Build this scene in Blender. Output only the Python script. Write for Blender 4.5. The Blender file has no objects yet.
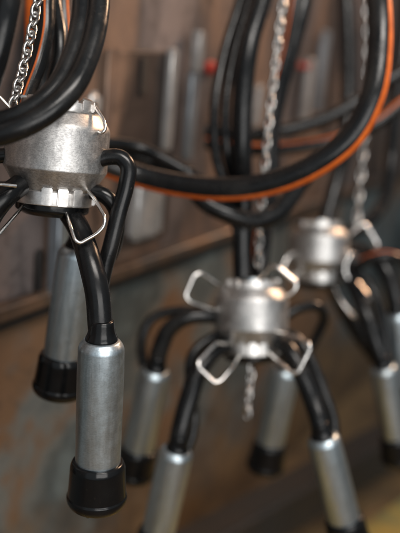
import bpy, bmesh, math, random
from mathutils import Vector, Matrix
random.seed(7)
R = math.radians
scene = bpy.context.scene
COL = scene.collection
PI = math.pi

# ------------------------------------------------------------------ camera
FPX = 862.0                                   # focal length in photo pixels (400 px wide)
PITCH, ROLL = R(15.0), R(5.0)
cam_d = bpy.data.cameras.new('camera')
cam = bpy.data.objects.new('camera', cam_d); COL.objects.link(cam)
cam_d.sensor_fit = 'HORIZONTAL'; cam_d.sensor_width = 24.0
cam_d.lens = FPX / 400.0 * 24.0
cam_d.clip_start = 0.02; cam_d.clip_end = 200
CM = Matrix.Rotation(PI / 2 - PITCH, 4, 'X') @ Matrix.Rotation(ROLL, 4, 'Z')
cam.matrix_world = CM
cam_d.dof.use_dof = True
cam_d.dof.focus_distance = 0.722
cam_d.dof.aperture_fstop = 2.55
cam_d.dof.aperture_blades = 0
scene.camera = cam
C3 = CM.to_3x3()

NEARER = 1.0                                  # brings a whole cluster nearer along its own rays
def P(px, py, d):
    """world point that stands d metres in front of the lens on the ray through a photo pixel"""
    d *= NEARER
    return C3 @ Vector(((px - 200.0) / FPX * d, -(py - 266.5) / FPX * d, -d))

# ------------------------------------------------------------------ materials
def new_mat(name):
    m = bpy.data.materials.new(name); m.use_nodes = True
    nt = m.node_tree
    b = nt.nodes['Principled BSDF']
    return m, nt, b

def N(nt, t, **kw):
    n = nt.nodes.new(t)
    for k, v in kw.items():
        if k in n.inputs: n.inputs[k].default_value = v
        else: setattr(n, k, v)
    return n

def ramp(nt, fac, stops):
    r = nt.nodes.new('ShaderNodeValToRGB')
    e = r.color_ramp.elements
    while len(e) < len(stops): e.new(0.5)
    for el, (p, c) in zip(e, stops):
        el.position = p
        el.color = (c, c, c, 1) if isinstance(c, (int, float)) else (*c, 1)
    nt.links.new(fac, r.inputs['Fac'])
    return r

def coords(nt, scale=(1, 1, 1), kind='Object'):
    tc = nt.nodes.new('ShaderNodeTexCoord'); mp = nt.nodes.new('ShaderNodeMapping')
    mp.inputs['Scale'].default_value = scale
    nt.links.new(tc.outputs[kind], mp.inputs['Vector'])
    oi = nt.nodes.new('ShaderNodeObjectInfo'); vm = nt.nodes.new('ShaderNodeVectorMath'); vm.operation = 'SCALE'
    vm.inputs[0].default_value = (3.7, 5.1, 2.3); nt.links.new(oi.outputs['Random'], vm.inputs['Scale'])
    nt.links.new(vm.outputs[0], mp.inputs['Location'])
    return mp.outputs['Vector']

def noise(nt, vec, scale, detail=6, rough=0.6, dist=0.0):
    n = N(nt, 'ShaderNodeTexNoise', Scale=scale, Detail=detail, Roughness=rough, Distortion=dist)
    nt.links.new(vec, n.inputs['Vector'])
    return n.outputs['Fac']

def bump(nt, b, h, strength=0.2, distance=0.001):
    bn = N(nt, 'ShaderNodeBump', Strength=strength, Distance=distance)
    nt.links.new(h, bn.inputs['Height']); nt.links.new(bn.outputs['Normal'], b.inputs['Normal'])
    return bn

def mixc(nt, fac, a, bb):
    m = nt.nodes.new('ShaderNodeMix'); m.data_type = 'RGBA'
    nt.links.new(fac, m.inputs[0])
    for i, v in ((6, a), (7, bb)):
        if isinstance(v, tuple): m.inputs[i].default_value = (*v, 1)
        else: nt.links.new(v, m.inputs[i])
    return m.outputs[2]

def metal(name, c0, c1, r0, r1, stretch=(1, 1, 0.12), sc=60, metallic=1.0, bs=0.12, pit=0.55):
    m, nt, b = new_mat(name)
    v = coords(nt, stretch); vi = coords(nt)
    a = noise(nt, v, sc, 8, 0.65, 0.6)
    f = noise(nt, vi, 900, 3, 0.6)
    cl = noise(nt, v if stretch[2] < 0.3 else vi, 35, 6, 0.6, 1.0)
    col = ramp(nt, a, [(0.36, c0), (0.64, c1)])
    st = ramp(nt, cl, [(0.45, 0.0), (0.7, 0.6)])
    c = mixc(nt, st.outputs[0], col.outputs[0], tuple(x * 0.62 for x in c0))
    gr = ramp(nt, noise(nt, coords(nt, (1, 1, 2.5)), 420, 6, 0.75), [(0.40, pit), (0.56, 0.0)])      # pits and scratches
    c = mixc(nt, gr.outputs[0], c, tuple(x * 0.45 for x in c0))
    stn = ramp(nt, noise(nt, coords(nt, (1, 1, min(0.5, stretch[2]))), 34 if stretch[2] < 0.3 else 26, 5, 0.6, 0.8), [(0.52, 0.0), (0.66, 0.7)])  # dull grey staining
    c = mixc(nt, stn.outputs[0], c, (0.20, 0.205, 0.20))
    nt.links.new(c, b.inputs['Base Color'])
    rr = ramp(nt, noise(nt, vi, 120, 8, 0.7), [(0.3, r0), (0.7, r1)])
    nt.links.new(rr.outputs[0], b.inputs['Roughness'])
    b.inputs['Metallic'].default_value = metallic
    ad = N(nt, 'ShaderNodeMath', operation='ADD')
    mu = N(nt, 'ShaderNodeMath', operation='MULTIPLY'); mu.inputs[1].default_value = 0.35
    nt.links.new(f, mu.inputs[0]); nt.links.new(a, ad.inputs[0]); nt.links.new(mu.outputs[0], ad.inputs[1])
    bump(nt, b, ad.outputs[0], bs, 0.0008)
    return m

M_claw = metal('brushed_cast_steel', (0.42, 0.415, 0.41), (0.66, 0.65, 0.635), 0.38, 0.58, (1, 1, 0.6), 70, 1.0, 0.32, 0.52)
M_ring = metal('worn_ring_steel', (0.58, 0.565, 0.55), (0.76, 0.74, 0.72), 0.33, 0.50, (1, 1, 1), 80, 1.0, 0.10, 0.25)
M_cup = metal('dull_cup_steel', (0.38, 0.45, 0.49), (0.54, 0.62, 0.675), 0.30, 0.44, (1, 1, 0.10), 110, 0.95, 0.16, 0.28)
M_wire = metal('bright_wire_steel', (0.72, 0.70, 0.68), (0.86, 0.84, 0.81), 0.18, 0.30, (1, 1, 1), 100, 1.0, 0.04, 0.2)
M_chain = metal('chain_steel', (0.30, 0.29, 0.28), (0.56, 0.54, 0.52), 0.16, 0.34, (1, 1, 1), 200, 1.0, 0.05)

def rubber(name, base=(0.0045, 0.005, 0.0055), r0=0.11, r1=0.36, specks=True, rust=0.0):
    m, nt, b = new_mat(name)
    v = coords(nt)
    n1 = noise(nt, v, 60, 8, 0.65)
    rr = ramp(nt, n1, [(0.35, r0), (0.68, r1)])
    nt.links.new(rr.outputs[0], b.inputs['Roughness'])
    dirt = ramp(nt, noise(nt, v, 210, 5, 0.75), [(0.62, 0.0), (0.76, 0.5)])
    c = mixc(nt, dirt.outputs[0], base, (0.026, 0.021, 0.016))
    if specks:
        sp = ramp(nt, noise(nt, v, 170, 5, 0.8, 1.5), [(0.63, 0.0), (0.70, 0.9)])
        gate = ramp(nt, noise(nt, v, 30, 3, 0.5), [(0.50, 0.0), (0.62, 0.8)])
        mm = N(nt, 'ShaderNodeMath', operation='MULTIPLY')
        nt.links.new(sp.outputs[0], mm.inputs[0]); nt.links.new(gate.outputs[0], mm.inputs[1])
        fl = ramp(nt, noise(nt, v, 16, 5, 0.6), [(0.48, 0.0), (0.66, 0.30)])          # dull dried film
        c = mixc(nt, fl.outputs[0], c, (0.030, 0.028, 0.026))
        c = mixc(nt, mm.outputs[0], c, (0.13, 0.105, 0.085))
    nt.links.new(c, b.inputs['Base Color'])
    b.inputs['IOR'].default_value = 1.42
    b.inputs['Specular IOR Level'].default_value = 0.34
    bump(nt, b, noise(nt, v, 260, 6, 0.7), 0.12, 0.0006)
    return m

M_hose = rubber('black_hose_rubber')
M_boot = rubber('wet_black_rubber', (0.0035, 0.0038, 0.0042), 0.08, 0.30, False)
M_tube = rubber('short_tube_rubber', (0.004, 0.0043, 0.0047), 0.16, 0.36)

def stripe_mat():
    m, nt, b = new_mat('orange_stripe_and_warm_light')
    v = coords(nt)
    c = ramp(nt, noise(nt, v, 60, 6, 0.7), [(0.3, (0.34, 0.060, 0.008)), (0.7, (0.58, 0.125, 0.018))])
    nt.links.new(c.outputs[0], b.inputs['Base Color'])
    b.inputs['Roughness'].default_value = 0.55; b.inputs['Specular IOR Level'].default_value = 0.25
    bump(nt, b, noise(nt, v, 260, 6, 0.7), 0.1, 0.0006)
    return m
M_stripe = stripe_mat()

def wall_mat(name, tones, metallic, r0, r1, sc=5.0, bs=0.3, stretch=(1, 1, 0.35), detail=7, splash=False):
    m, nt, b = new_mat(name)
    v = coords(nt, stretch); vi = coords(nt)
    a = noise(nt, v, sc, detail, 0.55, 0.5)
    c = ramp(nt, a, [(0.385 + 0.23 * i / max(1, len(tones) - 1), t) for i, t in enumerate(tones)])
    w = ramp(nt, noise(nt, vi, 22, 8, 0.7, 0.5), [(0.52, 0.0), (0.72, 0.75)])
    col = mixc(nt, w.outputs[0], c.outputs[0], tuple(x * 0.45 for x in tones[0]))
    if splash:                                # muck splashed up from the floor, ragged upper edge
        tc = nt.nodes.new('ShaderNodeTexCoord'); sx = nt.nodes.new('ShaderNodeSeparateXYZ')
        nt.links.new(tc.outputs['Object'], sx.inputs[0])
        ad = N(nt, 'ShaderNodeMath', operation='MULTIPLY_ADD'); ad.inputs[1].default_value = 0.55
        nt.links.new(noise(nt, vi, 5, 6, 0.6), ad.inputs[0]); nt.links.new(sx.outputs['Z'], ad.inputs[2])
        sr = ramp(nt, ad.outputs[0], [(0.46, 0.85), (0.60, 0.0)])
        mud = ramp(nt, noise(nt, v, 9, 5, 0.6), [(0.35, (0.060, 0.040, 0.026)), (0.65, (0.190, 0.108, 0.042))])
        col = mixc(nt, sr.outputs[0], col, mud.outputs[0])
    nt.links.new(col, b.inputs['Base Color'])
    rr = ramp(nt, noise(nt, vi, 14, 8, 0.7), [(0.3, r0), (0.7, r1)])
    nt.links.new(rr.outputs[0], b.inputs['Roughness'])
    b.inputs['Metallic'].default_value = metallic
    bump(nt, b, noise(nt, v, 18, 8, 0.65), bs, 0.006)
    return m

M_wall = wall_mat('stained_brown_sheet', [(0.040, 0.030, 0.026), (0.185, 0.122, 0.088), (0.070, 0.062, 0.062), (0.180, 0.152, 0.146)], 0.35, 0.32, 0.55, 4.0)
M_low = wall_mat('mottled_rusty_panel', [(0.035, 0.050, 0.055), (0.120, 0.150, 0.155), (0.060, 0.074, 0.078), (0.115, 0.125, 0.122), (0.140, 0.085, 0.050)], 0.2, 0.45, 0.7, 3.4, 0.3, (1, 1, 1.1), 4, True)
M_ledge = wall_mat('rusty_ledge_steel', [(0.05, 0.045, 0.042), (0.13, 0.085, 0.058), (0.075, 0.07, 0.068)], 0.45, 0.3, 0.5, 8, 0.2, (1, 1, 1))
M_lens_grey = wall_mat('grey_painted_bar', [(0.30, 0.30, 0.30), (0.42, 0.41, 0.40)], 0.5, 0.25, 0.45, 12, 0.1)
M_bluegrey = wall_mat('blue_grey_bar', [(0.20, 0.23, 0.26), (0.30, 0.33, 0.36)], 0.6, 0.25, 0.45, 12, 0.1)
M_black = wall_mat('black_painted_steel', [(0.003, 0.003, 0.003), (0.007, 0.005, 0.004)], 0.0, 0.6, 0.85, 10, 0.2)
M_floor = wall_mat('ochre_stained_concrete', [(0.115, 0.072, 0.038), (0.19, 0.118, 0.054), (0.125, 0.082, 0.044)], 0.0, 0.35, 0.7, 3.0, 0.3, (1, 1, 1))
M_walk = wall_mat('mossy_yellow_walkway', [(0.20, 0.14, 0.05), (0.40, 0.26, 0.06), (0.20, 0.20, 0.09)], 0.0, 0.35, 0.7, 5.0, 0.3, (1, 1, 1))
def plain(name, c, r, metallic=0.0):
    m, nt, b = new_mat(name)
    v = coords(nt)
    k = ramp(nt, noise(nt, v, 90, 6, 0.7), [(0.3, tuple(x * 0.75 for x in c)), (0.7, c)])
    nt.links.new(k.outputs[0], b.inputs['Base Color'])
    b.inputs['Roughness'].default_value = r; b.inputs['Metallic'].default_value = metallic
    return m
M_red = plain('red_plastic', (0.40, 0.035, 0.02), 0.5)
def water_mat():
    m, nt, b = new_mat('water_drop')
    b.inputs['Base Color'].default_value = (0.95, 0.97, 1, 1); b.inputs['Roughness'].default_value = 0.02
    b.inputs['Transmission Weight'].default_value = 1.0; b.inputs['IOR'].default_value = 1.33
    return m
M_water = water_mat()

# ------------------------------------------------------------------ objects
def link(name, mesh, mats, parent=None):
    o = bpy.data.objects.new(name, mesh); COL.objects.link(o)
    if mats is not None and not mesh.materials:
        for m in (mats if isinstance(mats, (list, tuple)) else [mats]): mesh.materials.append(m)
    if parent: o.parent = parent
    return o

def tag(o, label, cat, group=None):
    o['label'] = label; o['category'] = cat
    if group: o['group'] = group
    return o

def thing(name, loc, label, cat, group=None):
    o = bpy.data.objects.new(name, None); COL.objects.link(o)
    o.location = loc; o.empty_display_size = 0.02
    return tag(o, label, cat, group)

def finish(bm, name, smooth=True, angle=40):
    bmesh.ops.recalc_face_normals(bm, faces=bm.faces)
    me = bpy.data.meshes.new(name); bm.to_mesh(me); bm.free()
    if smooth:
        me.polygons.foreach_set('use_smooth', [True] * len(me.polygons))
        me.set_sharp_from_angle(angle=R(angle))
    return me

def lathe(bm, prof, n=72, cap=True, M=None):
    """revolve (radius, z) pairs about Z"""
    rings = []
    for r, z in prof:
        if r < 1e-6:
            rings.append([bm.verts.new((0, 0, z))])
        else:
            rings.append([bm.verts.new((r * math.cos(2 * PI * i / n), r * math.sin(2 * PI * i / n), z)) for i in range(n)])
    for a, b in zip(rings, rings[1:]):
        for i in range(n):
            j = (i + 1) % n
            q = [a[i % len(a)], a[j % len(a)], b[j % len(b)], b[i % len(b)]]
            u = []
            for v in q:
                if v not in u: u.append(v)
            if len(u) >= 3: bm.faces.new(u)
    return rings

def rounded(prof, rad=0.0012, seg=4):
    """round the corners of a (radius, z) profile"""
    out = [prof[0]]
    for i in range(1, len(prof) - 1):
        p0, p1, p2 = (Vector((*prof[k], 0)) for k in (i - 1, i, i + 1))
        d0, d1 = p0 - p1, p2 - p1
        t = min(rad, d0.length * 0.45, d1.length * 0.45)
        a, b = p1 + d0.normalized() * t, p1 + d1.normalized() * t
        for k in range(seg + 1):
            s = k / seg
            q = a * (1 - s) ** 2 + p1 * 2 * s * (1 - s) + b * s * s
            out.append((q.x, q.y))
    out.append(prof[-1])
    return out

def catmull(pts, rad, sub=10):
    pts = [Vector(p) for p in pts]
    if not isinstance(rad, (list, tuple)): rad = [rad] * len(pts)
    ext = [pts[0] * 2 - pts[1]] + pts + [pts[-1] * 2 - pts[-2]]
    op, orr = [], []
    for i in range(len(pts) - 1):
        p0, p1, p2, p3 = ext[i:i + 4]
        # centripetal
        t0 = 0; t1 = t0 + max((p1 - p0).length, 1e-6) ** .5; t2 = t1 + max((p2 - p1).length, 1e-6) ** .5; t3 = t2 + max((p3 - p2).length, 1e-6) ** .5
        for k in range(sub):
            t = t1 + (t2 - t1) * k / sub
            A1 = p0 * ((t1 - t) / (t1 - t0)) + p1 * ((t - t0) / (t1 - t0))
            A2 = p1 * ((t2 - t) / (t2 - t1)) + p2 * ((t - t1) / (t2 - t1))
            A3 = p2 * ((t3 - t) / (t3 - t2)) + p3 * ((t - t2) / (t3 - t2))
            B1 = A1 * ((t2 - t) / (t2 - t0)) + A2 * ((t - t0) / (t2 - t0))
            B2 = A2 * ((t3 - t) / (t3 - t1)) + A3 * ((t - t1) / (t3 - t1))
            op.append(B1 * ((t2 - t) / (t2 - t1)) + B2 * ((t - t1) / (t2 - t1)))
            orr.append(rad[i] + (rad[i + 1] - rad[i]) * k / sub)
    op.append(pts[-1]); orr.append(rad[-1])
    return op, orr

def round_path(pts, r, seg=6):
    """polyline with rounded corners"""
    pts = [Vector(p) for p in pts]
    out = [pts[0]]
    for i in range(1, len(pts) - 1):
        d0, d1 = pts[i - 1] - pts[i], pts[i + 1] - pts[i]
        t = min(r, d0.length * .45, d1.length * .45)
        a, b = pts[i] + d0.normalized() * t, pts[i] + d1.normalized() * t
        for k in range(seg + 1):
            s = k / seg
            out.append(a * (1 - s) ** 2 + pts[i] * 2 * s * (1 - s) + b * s * s)
    out.append(pts[-1])
    return out

def sweep(bm, path, radii, n=20, closed=False, ref=None, stripe=None, profile=None):
    """tube along path; stripe = (centre angle, half width) gets material slot 1; ref fixes angle 0"""
    if not isinstance(radii, (list, tuple)): radii = [radii] * len(path)
    L = len(path)
    T = []
    for i in range(L):
        a = path[(i - 1) % L] if (closed or i > 0) else path[i]
        b = path[(i + 1) % L] if (closed or i < L - 1) else path[i]
        T.append((b - a).normalized())
    ref = Vector(ref) if ref is not None else Vector((0.31, 0.52, 0.8))
    nrm = (ref - T[0] * ref.dot(T[0])).normalized()
    rings = []
    for i in range(L):
        nrm = (nrm - T[i] * nrm.dot(T[i])).normalized()
        bi = T[i].cross(nrm)
        ring = []
        for k in range(n):
            if profile: u, w = profile[k]
            else:
                an = 2 * PI * k / n; u, w = math.cos(an), math.sin(an)
            ring.append(bm.verts.new(path[i] + nrm * (u * radii[i]) + bi * (w * radii[i])))
        rings.append(ring)
    rng = range(L) if closed else range(L - 1)
    for i in rng:
        a, b = rings[i], rings[(i + 1) % L]
        for k in range(n):
            j = (k + 1) % n
            f = bm.faces.new((a[k], a[j], b[j], b[k]))
            if stripe:
                an = (k + .5) / n * 2 * PI
                dd = (an - stripe[0] + PI) % (2 * PI) - PI
                if abs(dd) < stripe[1]: f.material_index = 1
    if not closed:
        bm.faces.new(rings[0][::-1]); bm.faces.new(rings[-1])

def local(pts, parent):
    return [Vector(p) - parent.location for p in pts] if parent else [Vector(p) for p in pts]

def hose(name, pts, rad, mats, parent=None, n=24, sub=12, ref=None, stripe=None, profile=None, wob=0.0):
    path, rr = catmull(local(pts, parent), rad, sub)
    if wob:
        ph = random.random() * 6
        path = [p + Vector((math.sin(i * .23 + ph), math.cos(i * .19 + ph), math.sin(i * .15))) * wob for i, p in enumerate(path)]
    bm = bmesh.new(); sweep(bm, path, rr, n, ref=ref, stripe=stripe, profile=profile)
    return link(name, finish(bm, name), mats, parent)

def wire(name, pts, rad, parent, corner=0.006, mat=None):
    path = round_path(local(pts, parent), corner)
    bm = bmesh.new(); sweep(bm, path, rad, 12)
    return link(name, finish(bm, name), mat or M_wire, parent)

# ------------------------------------------------------------------ the claw and teat cup meshes (built once, shared)
def notched_ring(r_in, r_out, z0, z1, tab_out, tab_z0, tab_z1, groups, n=144):
    """ring with raised square lugs; groups = list of (centre angle, count)"""
    bm = bmesh.new()
    lathe(bm, rounded([(r_in, z0), (r_out, z0), (r_out, z1), (r_in, z1)], 0.0010, 3) , n)
    pitch, half = 0.37, 0.125
    for ca, cnt in groups:
        for k in range(cnt):
            a0 = ca + (k - (cnt - 1) / 2) * pitch
            vs = []
            S = 6
            b2 = bmesh.new()
            for zz in (tab_z0, tab_z1):
                for rr_ in (r_in + 0.001, tab_out):
                    for s in range(S + 1):
                        an = a0 - half + 2 * half * s / S
                        vs.append(b2.verts.new((rr_ * math.cos(an), rr_ * math.sin(an), zz)))
            def V(iz, ir, s): return vs[(iz * 2 + ir) * (S + 1) + s]
            for s in range(S):
                b2.faces.new((V(0, 0, s), V(0, 0, s + 1), V(0, 1, s + 1), V(0, 1, s)))
                b2.faces.new((V(1, 0, s), V(1, 1, s), V(1, 1, s + 1), V(1, 0, s + 1)))
                b2.faces.new((V(0, 1, s), V(0, 1, s + 1), V(1, 1, s + 1), V(1, 1, s)))
                b2.faces.new((V(0, 0, s), V(1, 0, s), V(1, 0, s + 1), V(0, 0, s + 1)))
            for s in (0, S):
                b2.faces.new((V(0, 0, s), V(0, 1, s), V(1, 1, s), V(1, 0, s)))
            bmesh.ops.recalc_face_normals(b2, faces=b2.faces)
            ed = [e for e in b2.edges if e.calc_face_angle(0) > 0.6]
            bmesh.ops.bevel(b2, geom=ed, offset=0.0009, segments=2, affect='EDGES')
            tmp = bpy.data.meshes.new('t'); b2.to_mesh(tmp); b2.free()
            bm.from_mesh(tmp); bpy.data.meshes.remove(tmp)
    return finish(bm, 'ring', True, 35)

FRONT = -PI / 2
bm = bmesh.new()
lathe(bm, rounded([(0.0, 0.012), (0.033, 0.012), (0.0348, 0.0140), (0.0455, 0.0305), (0.0458, 0.0315), (0.0455, 0.0690),
          (0.0365, 0.0810), (0.0335, 0.0820), (0.0, 0.0820)], 0.0036, 7), 128)
ME_CLAW = finish(bm, 'claw_body', True, 30)
ME_BASE = notched_ring(0.0300, 0.0345, 0.0000, 0.0125, 0.0386, 0.0010, 0.0160, [(FRONT + .10, 3), (FRONT + 1.9, 2), (FRONT + PI, 3), (FRONT - 1.7, 2)])
ME_COLLAR = notched_ring(0.0290, 0.0338, 0.0815, 0.0900, 0.0362, 0.0830, 0.0925, [(FRONT + .55, 3), (FRONT - .75, 2), (FRONT + 2.4, 3), (FRONT - 2.2, 2)])
bm = bmesh.new()
lathe(bm, rounded([(0.0, -0.0105), (0.024, -0.0105), (0.0328, -0.006), (0.0330, 0.010), (0.0, 0.010)], 0.002, 4), 64)
ME_BCAP = finish(bm, 'base_cap')
bm = bmesh.new()
lathe(bm, rounded([(0.0292, 0.080), (0.0292, 0.0855), (0.018, 0.0880), (0.0125, 0.0885), (0.0125, 0.0945), (0.0, 0.0945)], 0.002, 4), 64)
ME_DOME = finish(bm, 'top_dome')

CL = 0.117                                    # teat cup shell length
bm = bmesh.new()
lathe(bm, rounded([(0.0115, 0.0005), (0.0155, 0.0), (0.0196, -0.0055), (0.0202, -0.030), (0.0199, -CL - .004), (0.018, -CL - .004)], 0.0045, 7), 96)
ME_SHELL = finish(bm, 'teat_cup', True, 50)
bm = bmesh.new()
lathe(bm, rounded([(0.0200, -CL + .004), (0.0224, -CL + .0035), (0.0243, -CL - .001), (0.0252, -CL - .018), (0.0259, -CL - .0270), (0.0260, -CL - .0285), (0.0270, -CL - .0300), (0.0271, -CL - .0330), (0.0262, -CL - .0362), (0.0235, -CL - .0400),
                   (0.0150, -CL - .0405), (0.0125, -CL - .039), (0.0120, -CL - .012), (0.0, -CL - .012)], 0.0035, 5), 96)
# a shallow lip under the flare
ME_BOOT = finish(bm, 'rubber_mouthpiece', True, 60)
bm = bmesh.new()
lathe(bm, rounded([(0.0, -0.002), (0.0130, -0.002), (0.0140, 0.0005), (0.0137, 0.0022), (0.0119, 0.0062), (0.0109, 0.012), (0.0100, 0.018), (0.0, 0.018)], 0.002, 4), 64)
ME_NECK = finish(bm, 'rubber_neck', True, 60)

def axis_matrix(origin, up):
    z = up.normalized(); x = Vector((1, 0, 0)); x = (x - z * x.dot(z)).normalized(); y = z.cross(x)
    m = Matrix((x, y, z)).transposed().to_4x4(); m.translation = origin
    return m

def add_cup(root, top, toward, spin=0.0):
    """top/toward are world points: where the tube enters and where the axis points"""
    up = (top - toward)
    mw = axis_matrix(top - root.location, up) @ Matrix.Rotation(spin, 4, 'Z')
    c = link('teat_cup', ME_SHELL, M_cup, root); c.matrix_local = mw
    link('rubber_mouthpiece', ME_BOOT, M_boot, c)
    link('rubber_neck', ME_NECK, M_boot, c)
    return c

def add_claw(root, tilt, spin=0.0):
    m = Matrix.Rotation(tilt[0], 4, 'X') @ Matrix.Rotation(tilt[1], 4, 'Y') @ Matrix.Rotation(spin, 4, 'Z')
    c = link('claw_body', ME_CLAW, M_claw, root); c.matrix_local = m
    link('base_ring', ME_BASE, M_ring, c); link('top_collar', ME_COLLAR, M_ring, c)
    link('base_cap', ME_BCAP, M_boot, c); link('top_dome', ME_DOME, M_cup, c)
    return c

def pp(seq): return [P(*s) for s in seq]
def ribbed_end(root, pts, r): pass

G = 'milking clusters hanging in a row along the wall'
# ================================================================== cluster 1 (sharp, front left)
o1 = P(52.5, 203.5, 0.770)
c1 = thing('milking_cluster', o1, 'sharpest and nearest steel milking cluster, at left, scratched barrel-shaped claw', 'milking cluster', G)
add_claw(c1, (R(-7), R(1.0)), 0.30)
add_cup(c1, P(101.5, 340, 0.730), P(96.5, 505, 0.772), 0.3)
add_cup(c1, P(79, 247, 0.835), P(55, 412, 0.885), 1.5)
add_cup(c1, P(-52, 330, 0.735), P(-70, 480, 0.775), 2.2)
add_cup(c1, P(-48, 250, 0.850), P(-62, 400, 0.890), 4.0)
hose('milk_tube', pp([(64, 205, .775), (70, 214, .762), (79, 230, .748), (88, 254, .735), (95, 282, .728), (99, 308, .727), (101.2, 333, .7292)]),
     [.0098, .0098, .0098, .0102, .0106, .0106, .0106], M_tube, c1, 32, wob=.0003)
hose('pulse_tube', pp([(92, 162, .752), (108, 157, .752), (121, 158, .752), (128, 167, .752), (126, 186, .752), (119, 212, .752), (111, 245, .752), (102, 280, .755), (99, 312, .752), (100, 336, .744)]),
     .0072, M_tube, c1, 24)
hose('milk_tube', pp([(84, 190, .765), (104, 195, .762), (115, 208, .765), (117, 228, .775), (110, 255, .79), (96, 262, .81), (85, 255, .83), (79.5, 244, .836)]),
     .0072, M_tube, c1, 24)
hose('milk_tube', pp([(20, 185, .735), (6, 196, .722), (-10, 215, .72), (-30, 260, .725), (-50, 322, .734)]), [.0095, .0095, .0105, .0108, .011], M_tube, c1, 24)
hose('pulse_tube', pp([(6, 155, .75), (-8, 158, .75), (-22, 175, .752), (-30, 215, .765), (-44, 244, .84)]), .0066, M_tube, c1, 24)
hose('milk_tube', pp([(18, 192, .77), (-6, 192, .775), (-30, 200, .80), (-48, 244, .85)]), .0095, M_tube, c1, 24)
WR = 0.00155
wire('wire_loop', pp([(87, 190, .752), (95, 199, .738), (105, 217, .728), (104.5, 226, .726), (97, 234, .724), (80, 243.5, .722), (75, 240, .722), (69, 222, .730), (66, 211, .748)]), WR, c1, .006)
wire('wire_loop', pp([(84, 99, .755), (92, 102, .748), (104, 120, .735), (105.5, 129, .732), (102, 133, .732), (94, 130, .745)]), WR, c1, .004)
wire('wire_loop', pp([(24, 205, .748), (12, 219, .726), (-6, 240, .708), (-24, 236, .706), (-22, 222, .71), (6, 192, .745)]), WR, c1, .006)
wire('wire_loop', pp([(26, 122, .715), (13, 111, .705), (-3, 94, .70), (-16, 98, .70), (-18, 110, .70), (6, 128, .715)]), WR, c1, .005)
wire('wire_loop', pp([(16, 186, .716), (-4, 184, .705), (-18, 190, .702), (-16, 202, .705), (6, 198, .72)]), WR, c1, .005)

# ================================================================== cluster 2 (middle, blurred)
o2 = P(250.5, 354, 1.065)
NEARER = 0.973
c2 = thing('milking_cluster', o2, 'middle blurred milking cluster with four wire loops, loose chain tail below it', 'milking cluster', G)
add_claw(c2, (R(-15), R(-4)), -0.1)
add_cup(c2, P(155.5, 369, 1.095), P(131, 484, 1.150), .6)
add_cup(c2, P(177, 449, 1.030), P(152, 560, 1.080), 1.1)
add_cup(c2, P(322.5, 436, 1.035), P(352, 550, 1.080), 2.3)
add_cup(c2, P(286, 368, 1.20), P(262, 480, 1.25), 3.4)
hose('milk_tube', pp([(228, 318, 1.10), (208, 316, 1.085), (186, 318, 1.08), (169, 330, 1.085), (160, 350, 1.09), (156, 365, 1.094)]), [.009, .009, .0095, .0105, .011, .011], M_tube, c2)
hose('pulse_tube', pp([(226, 312, 1.12), (200, 311, 1.11), (170, 312, 1.11), (151, 320, 1.11), (142, 338, 1.11), (142, 356, 1.115), (146, 372, 1.118)]), .0064, M_tube, c2)
hose('milk_tube', pp([(236, 340, 1.085), (214, 352, 1.06), (198, 372, 1.045), (188, 402, 1.035), (181, 428, 1.03), (177.5, 445, 1.03)]), [.0095, .010, .0115, .0118, .0115, .0115], M_tube, c2)
hose('pulse_tube', pp([(234, 330, 1.10), (208, 340, 1.08), (192, 356, 1.07), (190, 385, 1.065), (194, 415, 1.06), (192, 436, 1.058), (186, 452, 1.056)]), .0064, M_tube, c2)
hose('milk_tube', pp([(270, 338, 1.085), (287, 348, 1.06), (300, 370, 1.05), (312, 398, 1.045), (319, 420, 1.036), (322, 432, 1.035)]), [.0095, .010, .0115, .0118, .0112, .0112], M_tube, c2)
hose('pulse_tube', pp([(276, 330, 1.10), (296, 338, 1.085), (312, 362, 1.075), (324, 392, 1.07), (333, 418, 1.07), (335, 440, 1.068)]), .0068, M_tube, c2)
hose('milk_tube', pp([(262, 340, 1.15), (275, 346, 1.18), (284, 356, 1.195), (286, 365, 1.20)]), [.009, .0095, .010, .011], M_tube, c2)
hose('pulse_tube', pp([(280, 320, 1.14), (300, 308, 1.15), (318, 307, 1.16), (324, 318, 1.175), (316, 338, 1.19), (304, 360, 1.20), (298, 382, 1.205)]), .0068, M_tube, c2)
WR2 = 0.0024
wire('wire_loop', pp([(222, 287, 1.09), (201, 272.5, 1.07), (194, 275, 1.068), (185, 296, 1.065), (190, 302, 1.066), (212, 310, 1.08), (222, 309, 1.09)]), WR2, c2, .007)
wire('wire_loop', pp([(262, 275, 1.085), (270, 266, 1.075), (278, 267, 1.07), (297, 283, 1.068), (295, 290, 1.068), (286, 298, 1.07), (274, 299, 1.085)]), WR2, c2, .007)
wire('wire_loop', pp([(232, 344, 1.070), (216, 343, 1.04), (198, 362, 1.02), (199, 368, 1.018), (215, 383, 1.018), (221, 381, 1.020), (232, 368, 1.03), (240, 354, 1.066), (246, 348, 1.09)]), WR2, c2, .007)
wire('wire_loop', pp([(272, 331, 1.07), (284, 334, 1.045), (309, 343, 1.02), (310, 349, 1.018), (298, 373, 1.018), (291, 373, 1.020), (280, 363, 1.03), (270, 353, 1.066), (262, 348, 1.09)]), WR2, c2, .007)

NEARER = 1.0
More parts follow.
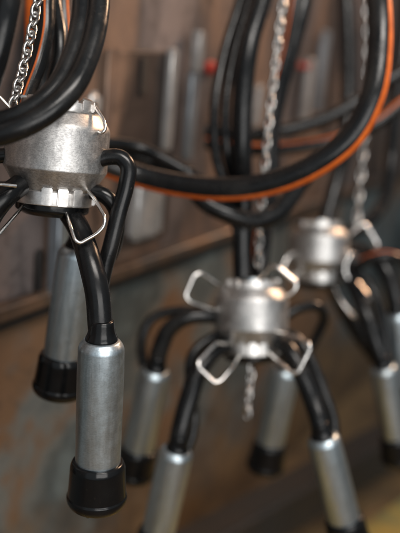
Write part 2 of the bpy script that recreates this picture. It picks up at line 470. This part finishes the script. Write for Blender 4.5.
# ================================================================== cluster 3 (right, far)
o3 = P(318, 282, 1.31)
NEARER = 0.926
c3 = thing('milking_cluster', o3, 'farthest and blurriest steel milking cluster, hanging at right behind the middle one', 'milking cluster', G)
add_claw(c3, (R(-14), R(-4)), -0.05)
add_cup(c3, P(397, 312, 1.36), P(408, 400, 1.40), .6)
add_cup(c3, P(383, 366, 1.33), P(400, 462, 1.38), 1.4)
add_cup(c3, P(440, 330, 1.44), P(452, 430, 1.48), 2.4)
add_cup(c3, P(426, 420, 1.50), P(436, 520, 1.54), 3.3)
hose('milk_tube', pp([(340, 268, 1.41), (352, 285, 1.37), (364, 310, 1.34), (374, 338, 1.33), (382, 362, 1.33)]), [.010, .0105, .012, .0122, .0115], M_tube, c3)
hose('pulse_tube', pp([(338, 258, 1.42), (352, 268, 1.39), (372, 290, 1.37), (384, 325, 1.36), (388, 366, 1.355)]), .0070, M_tube, c3)
hose('milk_tube', pp([(342, 250, 1.43), (360, 250, 1.40), (380, 262, 1.37), (392, 285, 1.36), (397, 308, 1.36)]), [.010, .0105, .0115, .0120, .0115], M_tube, c3)
hose('pulse_tube', pp([(340, 266, 1.44), (353, 271, 1.40), (364, 262, 1.37), (385, 256, 1.36), (405, 262, 1.37), (425, 290, 1.41), (438, 326, 1.44)]), .0075, [M_tube, M_stripe], c3, ref=(0, 0, 1), stripe=(0.2, 0.9))  # orange top is warm light put into the colour; the tube is black
hose('milk_tube', pp([(330, 280, 1.46), (338, 300, 1.49), (356, 330, 1.51), (390, 375, 1.51), (425, 416, 1.50)]), [.010, .0105, .012, .012, .0115], M_tube, c3)
WR3 = 0.0031
wire('wire_loop', pp([(338, 246, 1.40), (348, 236, 1.385), (362, 224, 1.38), (367, 226, 1.38), (378, 245, 1.38), (374, 251, 1.385), (349, 255, 1.40), (340, 258, 1.41)]), WR3, c3, .008)
wire('wire_loop', pp([(340, 250, 1.40), (352, 253, 1.37), (345, 263, 1.37), (345, 274, 1.37), (356, 289, 1.37), (362, 287, 1.375)]), WR3, c3, .008)
wire('wire_loop', pp([(330, 278, 1.40), (340, 300, 1.38), (352, 316, 1.37), (358, 315, 1.37), (369, 300, 1.37), (366, 293, 1.38), (348, 272, 1.40)]), WR3, c3, .008)
wire('wire_loop', pp([(300, 250, 1.40), (288, 256, 1.385), (282, 268, 1.38), (287, 276, 1.38), (302, 272, 1.40)]), WR3, c3, .008)

NEARER = 1.0
# ================================================================== chains
def link_mesh(pitch, rw):
    """one curb link lying along Z, its ring given a twist"""
    bm = bmesh.new(); path = []
    hl, hw = pitch * 0.5 + rw * 1.25, pitch * 0.33
    n = 28
    for i in range(n):
        a = 2 * PI * i / n
        z, x = hl * math.sin(a), hw * math.cos(a)
        tw = R(30) * (z / hl)
        path.append(Vector((x * math.cos(tw), x * math.sin(tw) + 0.18 * rw * math.cos(2 * a), z)))
    sweep(bm, path, rw, 10, closed=True)
    return finish(bm, 'link')

def chain(label, pts, pitch, rw, start_rot=0.0, tape=None, mesh=None):
    path, _ = catmull(pts, 1.0, 60)
    t = thing('steel_chain', path[-1], label, 'chain', 'steel chains holding up the clusters')
    me = mesh
    acc = 0.0; k = 0; want = pitch * .5
    first = None
    for i in range(1, len(path)):
        seg = path[i] - path[i - 1]; l = seg.length
        while acc + l >= want:
            s = (want - acc) / l
            pos = path[i - 1] + seg * s
            m = axis_matrix(pos - t.location, -seg) @ Matrix.Rotation(start_rot + (R(34) if k % 2 else R(-30)) + random.uniform(-.15, .15), 4, 'Z')
            if first is None:
                first = o = link('link', me, M_chain, t)
            else:
                o = first.copy(); COL.objects.link(o); o.parent = t
            o.matrix_local = m
            k += 1; want += pitch
        acc += l
    return t
ME_LINK = link_mesh(0.0098, 0.00175)
chain('sharp steel chain in front of dark hoses, hooked to the nearest cluster', pp([(50, -40, .765), (38, 0, .750), (31, 35, .738), (22, 72, .722), (14, 100, .708), (11, 112, .704)]), 0.0098, 0.0014, .2, mesh=ME_LINK)
ME_LINK2 = link_mesh(0.0120, 0.0019)
chain('blurred steel chain down the middle, between two hose bundles, above the middle cluster', pp([(286, -35, 1.06), (283, 0, 1.055), (276, 60, 1.05), (269, 120, 1.05), (263, 185, 1.055), (259, 240, 1.06), (258, 268, 1.062)]), 0.0120, 0.0023, .5, mesh=ME_LINK2)
chain('short loose tail of steel chain dangling below the middle cluster', pp([(252, 352, 1.068), (251, 375, 1.06), (248, 398, 1.06), (247, 419, 1.065)]), 0.0120, 0.0023, .1, mesh=ME_LINK2)
ME_LINK3 = link_mesh(0.0150, 0.0025)
chain('farthest and blurriest steel chain, at right above the far cluster', pp([(366, -35, 1.27), (367, 0, 1.27), (368, 60, 1.272), (366, 120, 1.275), (361, 175, 1.28), (356, 228, 1.284)]), 0.0150, 0.0028, .8, mesh=ME_LINK3)

# ================================================================== long hoses
def twin_profile(n=36):
    """cross section of two tubes moulded side by side"""
    out = []
    for i in range(n):
        a = 2 * PI * i / n
        c, s = math.cos(a), math.sin(a)
        # union of two unit circles centred at +-0.86, traced by direction
        cx = 0.86 if c >= 0 else -0.86
        bq = c * cx; disc = bq * bq - (cx * cx - 1.0)
        r = bq + math.sqrt(max(disc, 0.0))
        r = max(r, 0.66)
        out.append((r * c, r * s))
    return out
TW = twin_profile()
HG = 'long black milk and pulsation hoses'
def H(label, pts, rad, mats=M_hose, **kw):
    o = hose('rubber_hose', pp(pts), rad, mats, **kw)
    return tag(o, label, 'hose', HG)
side = C3 @ Vector((1, 0, 0.35))
H('thick twin black hose looping in sharp focus across the nearest claw', [(88, -60, .700), (91, 0, .690), (88, 28, .680), (79, 60, .668), (63, 90, .655), (40, 111, .648), (14, 124, .645), (-15, 130, .65), (-50, 120, .66)], .0086,
  ref=side, profile=TW, n=36)
H('thick black hose cutting across the top left corner of the photo', [(16, -50, .64), (8, 0, .635), (1, 35, .635), (-8, 70, .64), (-24, 110, .65), (-50, 140, .66)], .0095)
H('black hose with an orange stripe rising behind the sharp chain', [(50, -45, .80), (46, 0, .79), (45, 30, .785), (38, 62, .78), (27, 92, .77), (18, 118, .76)], .0082, [M_hose, M_stripe], ref=side, stripe=(R(66), .12), n=64)
H('shiny black hose above the nearest claw, between the orange-striped hose and the thick loop', [(53, -45, .82), (54, 0, .815), (59, 32, .805), (59, 55, .80), (54, 80, .79), (52, 104, .775)], .0070)
H('thin black hose edged orange, mostly hidden behind the thick loop at top left', [(66, -45, .86), (63, 0, .855), (66, 40, .85), (68, 80, .84), (62, 120, .82)], .0066, [M_hose, M_stripe], ref=side, stripe=(R(20), .16), n=48)
H('big black hose loop with orange underside sweeping across the middle', [(371, -50, .95), (379, 0, .92), (380, 48, .91), (373, 95, .905), (351, 137, .91), (312, 167, .92), (268, 184, .935), (225, 189, .95), (180, 185, .965), (140, 176, .975), (104, 164, .965), (70, 145, .935), (46, 110, .91), (38, 50, .90), (40, -50, .90)], .0132,
  [M_hose, M_stripe], ref=C3 @ Vector((1, -.2, .1)), stripe=(R(30), .50), n=48)
H('upper thin grey-black hose arching down behind the big loop beside the nearest claw', [(58, -50, .93), (50, 40, .935), (54, 115, .95), (76, 144, .985), (108, 143, 1.01), (138, 147, 1.03), (160, 157, 1.03), (180, 168, 1.03), (204, 182, 1.03), (235, 189, 1.02), (262, 183, 1.01)], .0072)
H('lower thin grey-black hose arching down behind the big loop beside the nearest claw', [(50, -50, .95), (42, 50, .955), (46, 125, .965), (72, 153, .99), (104, 150, 1.02), (128, 154, 1.04), (148, 160, 1.05), (168, 172, 1.05), (192, 184, 1.05), (225, 190, 1.04), (258, 186, 1.03)], .0070)
H('outermost thin grey hose bowing left in the middle bundle', [(248, -45, 1.09), (240, 0, 1.08), (225, 50, 1.07), (215, 105, 1.06), (216, 155, 1.06), (226, 190, 1.06), (236, 225, 1.06), (243, 280, 1.062)], .0064)
H('second thin grey hose from the left in the middle bundle', [(258, -45, 1.08), (249, 0, 1.07), (235, 50, 1.06), (226, 105, 1.05), (227, 150, 1.05), (236, 190, 1.07), (242, 225, 1.075), (248, 280, 1.075)], .0062)
H('thick black hose at the middle of the hose bundle left of the blurred chain', [(272, -45, 1.05), (262, 0, 1.04), (250, 42, 1.03), (243, 95, 1.03), (242, 150, 1.04), (243, 200, 1.06), (242, 240, 1.065), (243, 280, 1.068)], .0122)
H('black hose dropping behind the right side of the middle chain', [(312, -45, 1.14), (304, 0, 1.13), (294, 40, 1.13), (281, 85, 1.13), (272, 135, 1.13), (270, 190, 1.13), (264, 235, 1.10), (259, 279, 1.078)], .0110)
H('slim orange-striped hose just right of the middle chain', [(304, -45, 1.10), (296, 0, 1.09), (288, 45, 1.09), (277, 90, 1.09), (270, 130, 1.095), (264, 200, 1.10), (256, 245, 1.09), (254, 279, 1.08)], .0062, [M_hose, M_stripe], ref=side, stripe=(R(110), .18), n=48)
H('dark sagging hose directly beneath the lowest point of the big loop', [(185, 170, 1.02), (203, 200, 1.02), (228, 214, 1.02), (254, 221, 1.03), (276, 214, 1.04), (289, 200, 1.05), (300, 184, 1.06), (312, 166, 1.06)], .0110, M_hose)
H('blurred black hose running level across the right edge in front of the wall', [(430, 58, 1.22), (395, 76, 1.22), (362, 98, 1.22), (328, 117, 1.22), (290, 129, 1.22), (245, 135, 1.22), (205, 130, 1.22)], .0098)
H('blurred hose with broad orange stripe running level across the right edge', [(435, 78, 1.27), (402, 103, 1.27), (378, 122, 1.27), (340, 138, 1.27), (300, 146, 1.27), (255, 149, 1.27), (205, 142, 1.27)], .0102, [M_hose, M_stripe], ref=C3 @ Vector((0, 0, 1)), stripe=(R(32), .26), n=56)
H('dark hose hanging straight above the farthest claw', [(344, -45, 1.36), (347, 20, 1.36), (348, 90, 1.36), (344, 150, 1.35), (334, 190, 1.335), (325, 224, 1.325)], .0120)
H('dark hose bending down right of the farthest chain', [(408, -40, 1.42), (404, 40, 1.42), (396, 110, 1.42), (391, 160, 1.42), (386, 195, 1.40), (365, 225, 1.36), (335, 238, 1.345)], .0105)

# water drop under the front mouthpiece
bm = bmesh.new()
lathe(bm, [(0.0, -0.0035), (0.0016, -0.003), (0.0024, -0.0016), (0.0026, 0.0), (0.0018, 0.0016), (0.0, 0.0022)], 20)
dm = finish(bm, 'water_drop')
dr = link('water_drop', dm, M_water); dr.location = P(88, 514.5, .755)
tag(dr, 'clear water drop clinging under the nearest black rubber mouthpiece', 'water drop')

# ================================================================== the wall behind (vertical, runs away to the right)
WD = Vector((math.sin(R(27)), math.cos(R(27)), 0)); WN = Vector((math.cos(R(27)), -math.sin(R(27)), 0))
W0 = Vector((-0.224, 0.95, 0))
ROT = Matrix((WD, -WN, Vector((0, 0, 1)))).transposed().to_4x4()   # local x along the wall, local -y toward the lens

def sh(px, py, off=0.0):
    """(along, height) on the wall of the point seen at a photo pixel; off = how far the surface stands proud"""
    ray = P(px, py, 1.0)
    t = (W0 + WN * off).dot(WN) / ray.dot(WN)
    q = ray * t - W0
    return q.dot(WD), q.z

def boxbm(bm, x0, x1, y0, y1, z0, z1, bev=0.0):
    vs = [bm.verts.new((x, y, z)) for x in (x0, x1) for y in (y0, y1) for z in (z0, z1)]
    fs = [bm.faces.new([vs[i] for i in q]) for q in ((0, 1, 3, 2), (4, 6, 7, 5), (0, 4, 5, 1), (2, 3, 7, 6), (0, 2, 6, 4), (1, 5, 7, 3))]
    bmesh.ops.recalc_face_normals(bm, faces=fs)
    if bev:
        bmesh.ops.bevel(bm, geom=list({e for f in fs for e in f.edges}), offset=bev, segments=3, affect='EDGES')

wall = thing('parlour_wall', W0 + Vector((0, 0, -0.95)), 'stained brown steel wall with rusty ledge behind the clusters', 'wall')
wall.rotation_euler = (0, 0, R(90 - 27))
ZB = 0.95                                     # wall root stands on the floor
def wbox(name, s0, s1, y0, y1, h0, h1, mat, parent=wall, bev=0.002):
    bm = bmesh.new(); boxbm(bm, s0, s1, -y1, -y0, h0 + ZB, h1 + ZB, bev)
    return link(name, finish(bm, name), mat, parent)

_, hl = sh(60, 303, .06)
LEDGE = -0.325
wbox('upper_sheet', -1.2, 5.0, -.02, 0.0, LEDGE, 1.0, M_wall, bev=0)
wbox('lower_panel', -1.2, 5.0, -.02, -0.002, -0.95, LEDGE - .001, M_low, bev=0)
wbox('ledge', -1.19, 4.9, 0.001, .020, LEDGE - .010, LEDGE + .010, M_ledge, bev=.004)
wbox('ledge_shadow_strip', -1.18, 4.9, 0.001, .010, LEDGE - .024, LEDGE - .0105, M_black, bev=.002)  # black strip painted in for the shadow below the ledge

def feature(name, x0, y0, x1, y1, off, thick, width, mat, parent=wall, bev=.003):
    """upright strip from pixel (x0,y0) top to (x1,y1) bottom"""
    a = sh(x0, y0, off); b = sh(x1, y1, off)
    s = (a[0] + b[0]) / 2
    return wbox(name, s - width / 2, s + width / 2, off, off + thick, b[1], a[1], mat, parent, bev)
# access panel: proud plate with a slot
a = sh(104, 52, 0); b = sh(158, 330, 0)
door = wbox('access_panel', a[0], sh(168, 150)[0], .001, .008, LEDGE + .03, sh(140, 50)[1], M_wall)
feature('slot', 145, 58, 141, 94, .0085, .004, .017, M_black, door, .001)
feature('upright_bar', 172, 48, 160, 150, .009, .012, .017, M_lens_grey)
feature('upright_bar', 195, 30, 190, 72, .009, .016, .015, M_lens_grey)
feature('upright_bar', 191, 72, 182, 160, .009, .012, .022, M_bluegrey)
feature('upright_bar', 308, 58, 300, 130, .009, .012, .030, M_lens_grey)
feature('upright_bar', 323, 30, 314, 112, .009, .012, .030, M_bluegrey)
feature('upright_bar', 54, 196, 45, 300, .010, .018, .012, M_bluegrey)
feature('upright_bar', 62, 190, 55, 300, .010, .010, .020, M_low)
feature('slot', 40, 248, 34, 300, .002, .006, .014, M_black)
feature('upright_bar', 257, 84, 252, 126, .009, .012, .020, M_lens_grey)
def button(px, py, r, h=.02):
    s, z = sh(px, py, .01)
    bm = bmesh.new(); lathe(bm, rounded([(0, 0), (r * 1.25, 0), (r * 1.25, h * .4), (r, h * .45), (r, h), (0, h)], .002, 3), 40)
    bmesh.ops.rotate(bm, cent=(0, 0, 0), matrix=Matrix.Rotation(PI / 2, 3, 'X'), verts=bm.verts)
    bmesh.ops.translate(bm, vec=(s, -.0005, z + ZB), verts=bm.verts)
    return link('red_button', finish(bm, 'red_button'), M_red, wall)
button(213, 68, .0085); button(304, 66, .005)
# small steel junction box behind the nearest cup
s, z = sh(155, 205, .03)
bx = wbox('junction_box', s - .035, s + .035, .001, .028, z - .05, z + .045, M_lens_grey, bev=.008)
s, z = sh(97, 104, .02)
wbox('hinge', s - .012, s + .012, .0085, .022, z - .015, z + .015, M_lens_grey, bev=.006)

# ================================================================== floor and rail
bm = bmesh.new()
boxbm(bm, -6, 8, -2, 12, -1.0, -0.95)
fl = link('floor', finish(bm, 'floor', False), M_floor); fl['kind'] = 'structure'
A = P(215, 553, 1.46); B = P(430, 415, 2.02)
A.z = B.z = (A.z + B.z) / 2
d = (B - A).normalized(); A = A - d * .8; B = B + d * 1.5
rail = bmesh.new()
ln = (B - A).length
boxbm(rail, 0, ln, -.034, .034, -.045, .045, .008)
for k in range(5):
    x = ln * (k + .5) / 5
    boxbm(rail, x - .02, x + .02, -.02, .02, -.95 - A.z + .001, -.0445, .002)
bm = bmesh.new()
nr = Vector((d.y, -d.x, 0))
q = [A + nr * .045, B + nr * .045, B + nr * .55, A + nr * .55]
bm.faces.new([bm.verts.new((p.x, p.y, -.946)) for p in q])
wk = link('walkway', finish(bm, 'walkway', False), M_walk); wk['kind'] = 'structure'
ro = link('floor_rail', finish(rail, 'floor_rail'), M_black)
ro.location = A; ro.rotation_euler = (0, 0, math.atan2(d.y, d.x))
tag(ro, 'dark steel rail running diagonally just above the ochre floor at lower right', 'rail')

# ================================================================== light
w = bpy.data.worlds.new('World'); scene.world = w; w.use_nodes = True
nt = w.node_tree; bg = nt.nodes['Background']
tc = nt.nodes.new('ShaderNodeTexCoord'); sx = nt.nodes.new('ShaderNodeSeparateXYZ')
nt.links.new(tc.outputs['Generated'], sx.inputs[0])
mr = N(nt, 'ShaderNodeMapRange'); mr.inputs[1].default_value = -1; mr.inputs[2].default_value = 1
nt.links.new(sx.outputs['Z'], mr.inputs[0])
rp = ramp(nt, mr.outputs[0], [(0.25, (0.014, 0.022, 0.026)), (0.5, (0.075, 0.088, 0.097)), (0.8, (0.19, 0.20, 0.21))])
mb = N(nt, 'ShaderNodeMapRange'); mb.inputs[1].default_value = 0.25; mb.inputs[2].default_value = -1.0   # brightness added behind the viewer as frontal fill for the metal
nt.links.new(sx.outputs['Y'], mb.inputs[0])
mz = N(nt, 'ShaderNodeMapRange'); mz.inputs[1].default_value = -0.65; mz.inputs[2].default_value = -0.30
nt.links.new(sx.outputs['Z'], mz.inputs[0])
mm = N(nt, 'ShaderNodeMath', operation='MULTIPLY'); nt.links.new(mb.outputs[0], mm.inputs[0]); nt.links.new(mz.outputs[0], mm.inputs[1])
rb = ramp(nt, mm.outputs[0], [(0.0, 0.0), (1.0, (0.36, 0.39, 0.41))])
ad = nt.nodes.new('ShaderNodeMix'); ad.data_type = 'RGBA'; ad.blend_type = 'ADD'; ad.inputs[0].default_value = 1.0
nt.links.new(rp.outputs[0], ad.inputs[6]); nt.links.new(rb.outputs[0], ad.inputs[7])
nt.links.new(ad.outputs[2], bg.inputs['Color']); bg.inputs['Strength'].default_value = 1.0

def area(name, loc, target, size, energy, color):
    l = bpy.data.lights.new(name, 'AREA'); l.shape = 'RECTANGLE'; l.size, l.size_y = size
    l.energy = energy; l.color = color
    o = bpy.data.objects.new(name, l); COL.objects.link(o)
    o.location = loc
    o.rotation_euler = (Vector(target) - Vector(loc)).to_track_quat('-Z', 'Y').to_euler()
    return o
TG = Vector((0, 1.0, -.2))
area('key_lamp', (0.45, -0.10, 1.10), TG, (0.9, 0.4), 23, (1.0, 0.94, 0.88))
area('cool_lamp', (-1.2, 0.1, 0.75), TG, (0.5, 1.0), 17, (0.72, 0.88, 1.0))
area('front_lamp', (0.75, -1.0, 0.15), Vector((0, 1.0, -.15)), (1.5, 0.9), 19, (1.0, 0.97, 0.94))
area('warm_lamp', (1.25, 2.1, 0.95), Vector((0, 1.0, -.1)), (0.4, 0.4), 7.5, (1.0, 0.62, 0.38)).data.spread = R(75)

scene.view_settings.view_transform = 'Standard'
scene.view_settings.look = 'None'
scene.view_settings.exposure = 0.24
scene.view_settings.gamma = 1.0
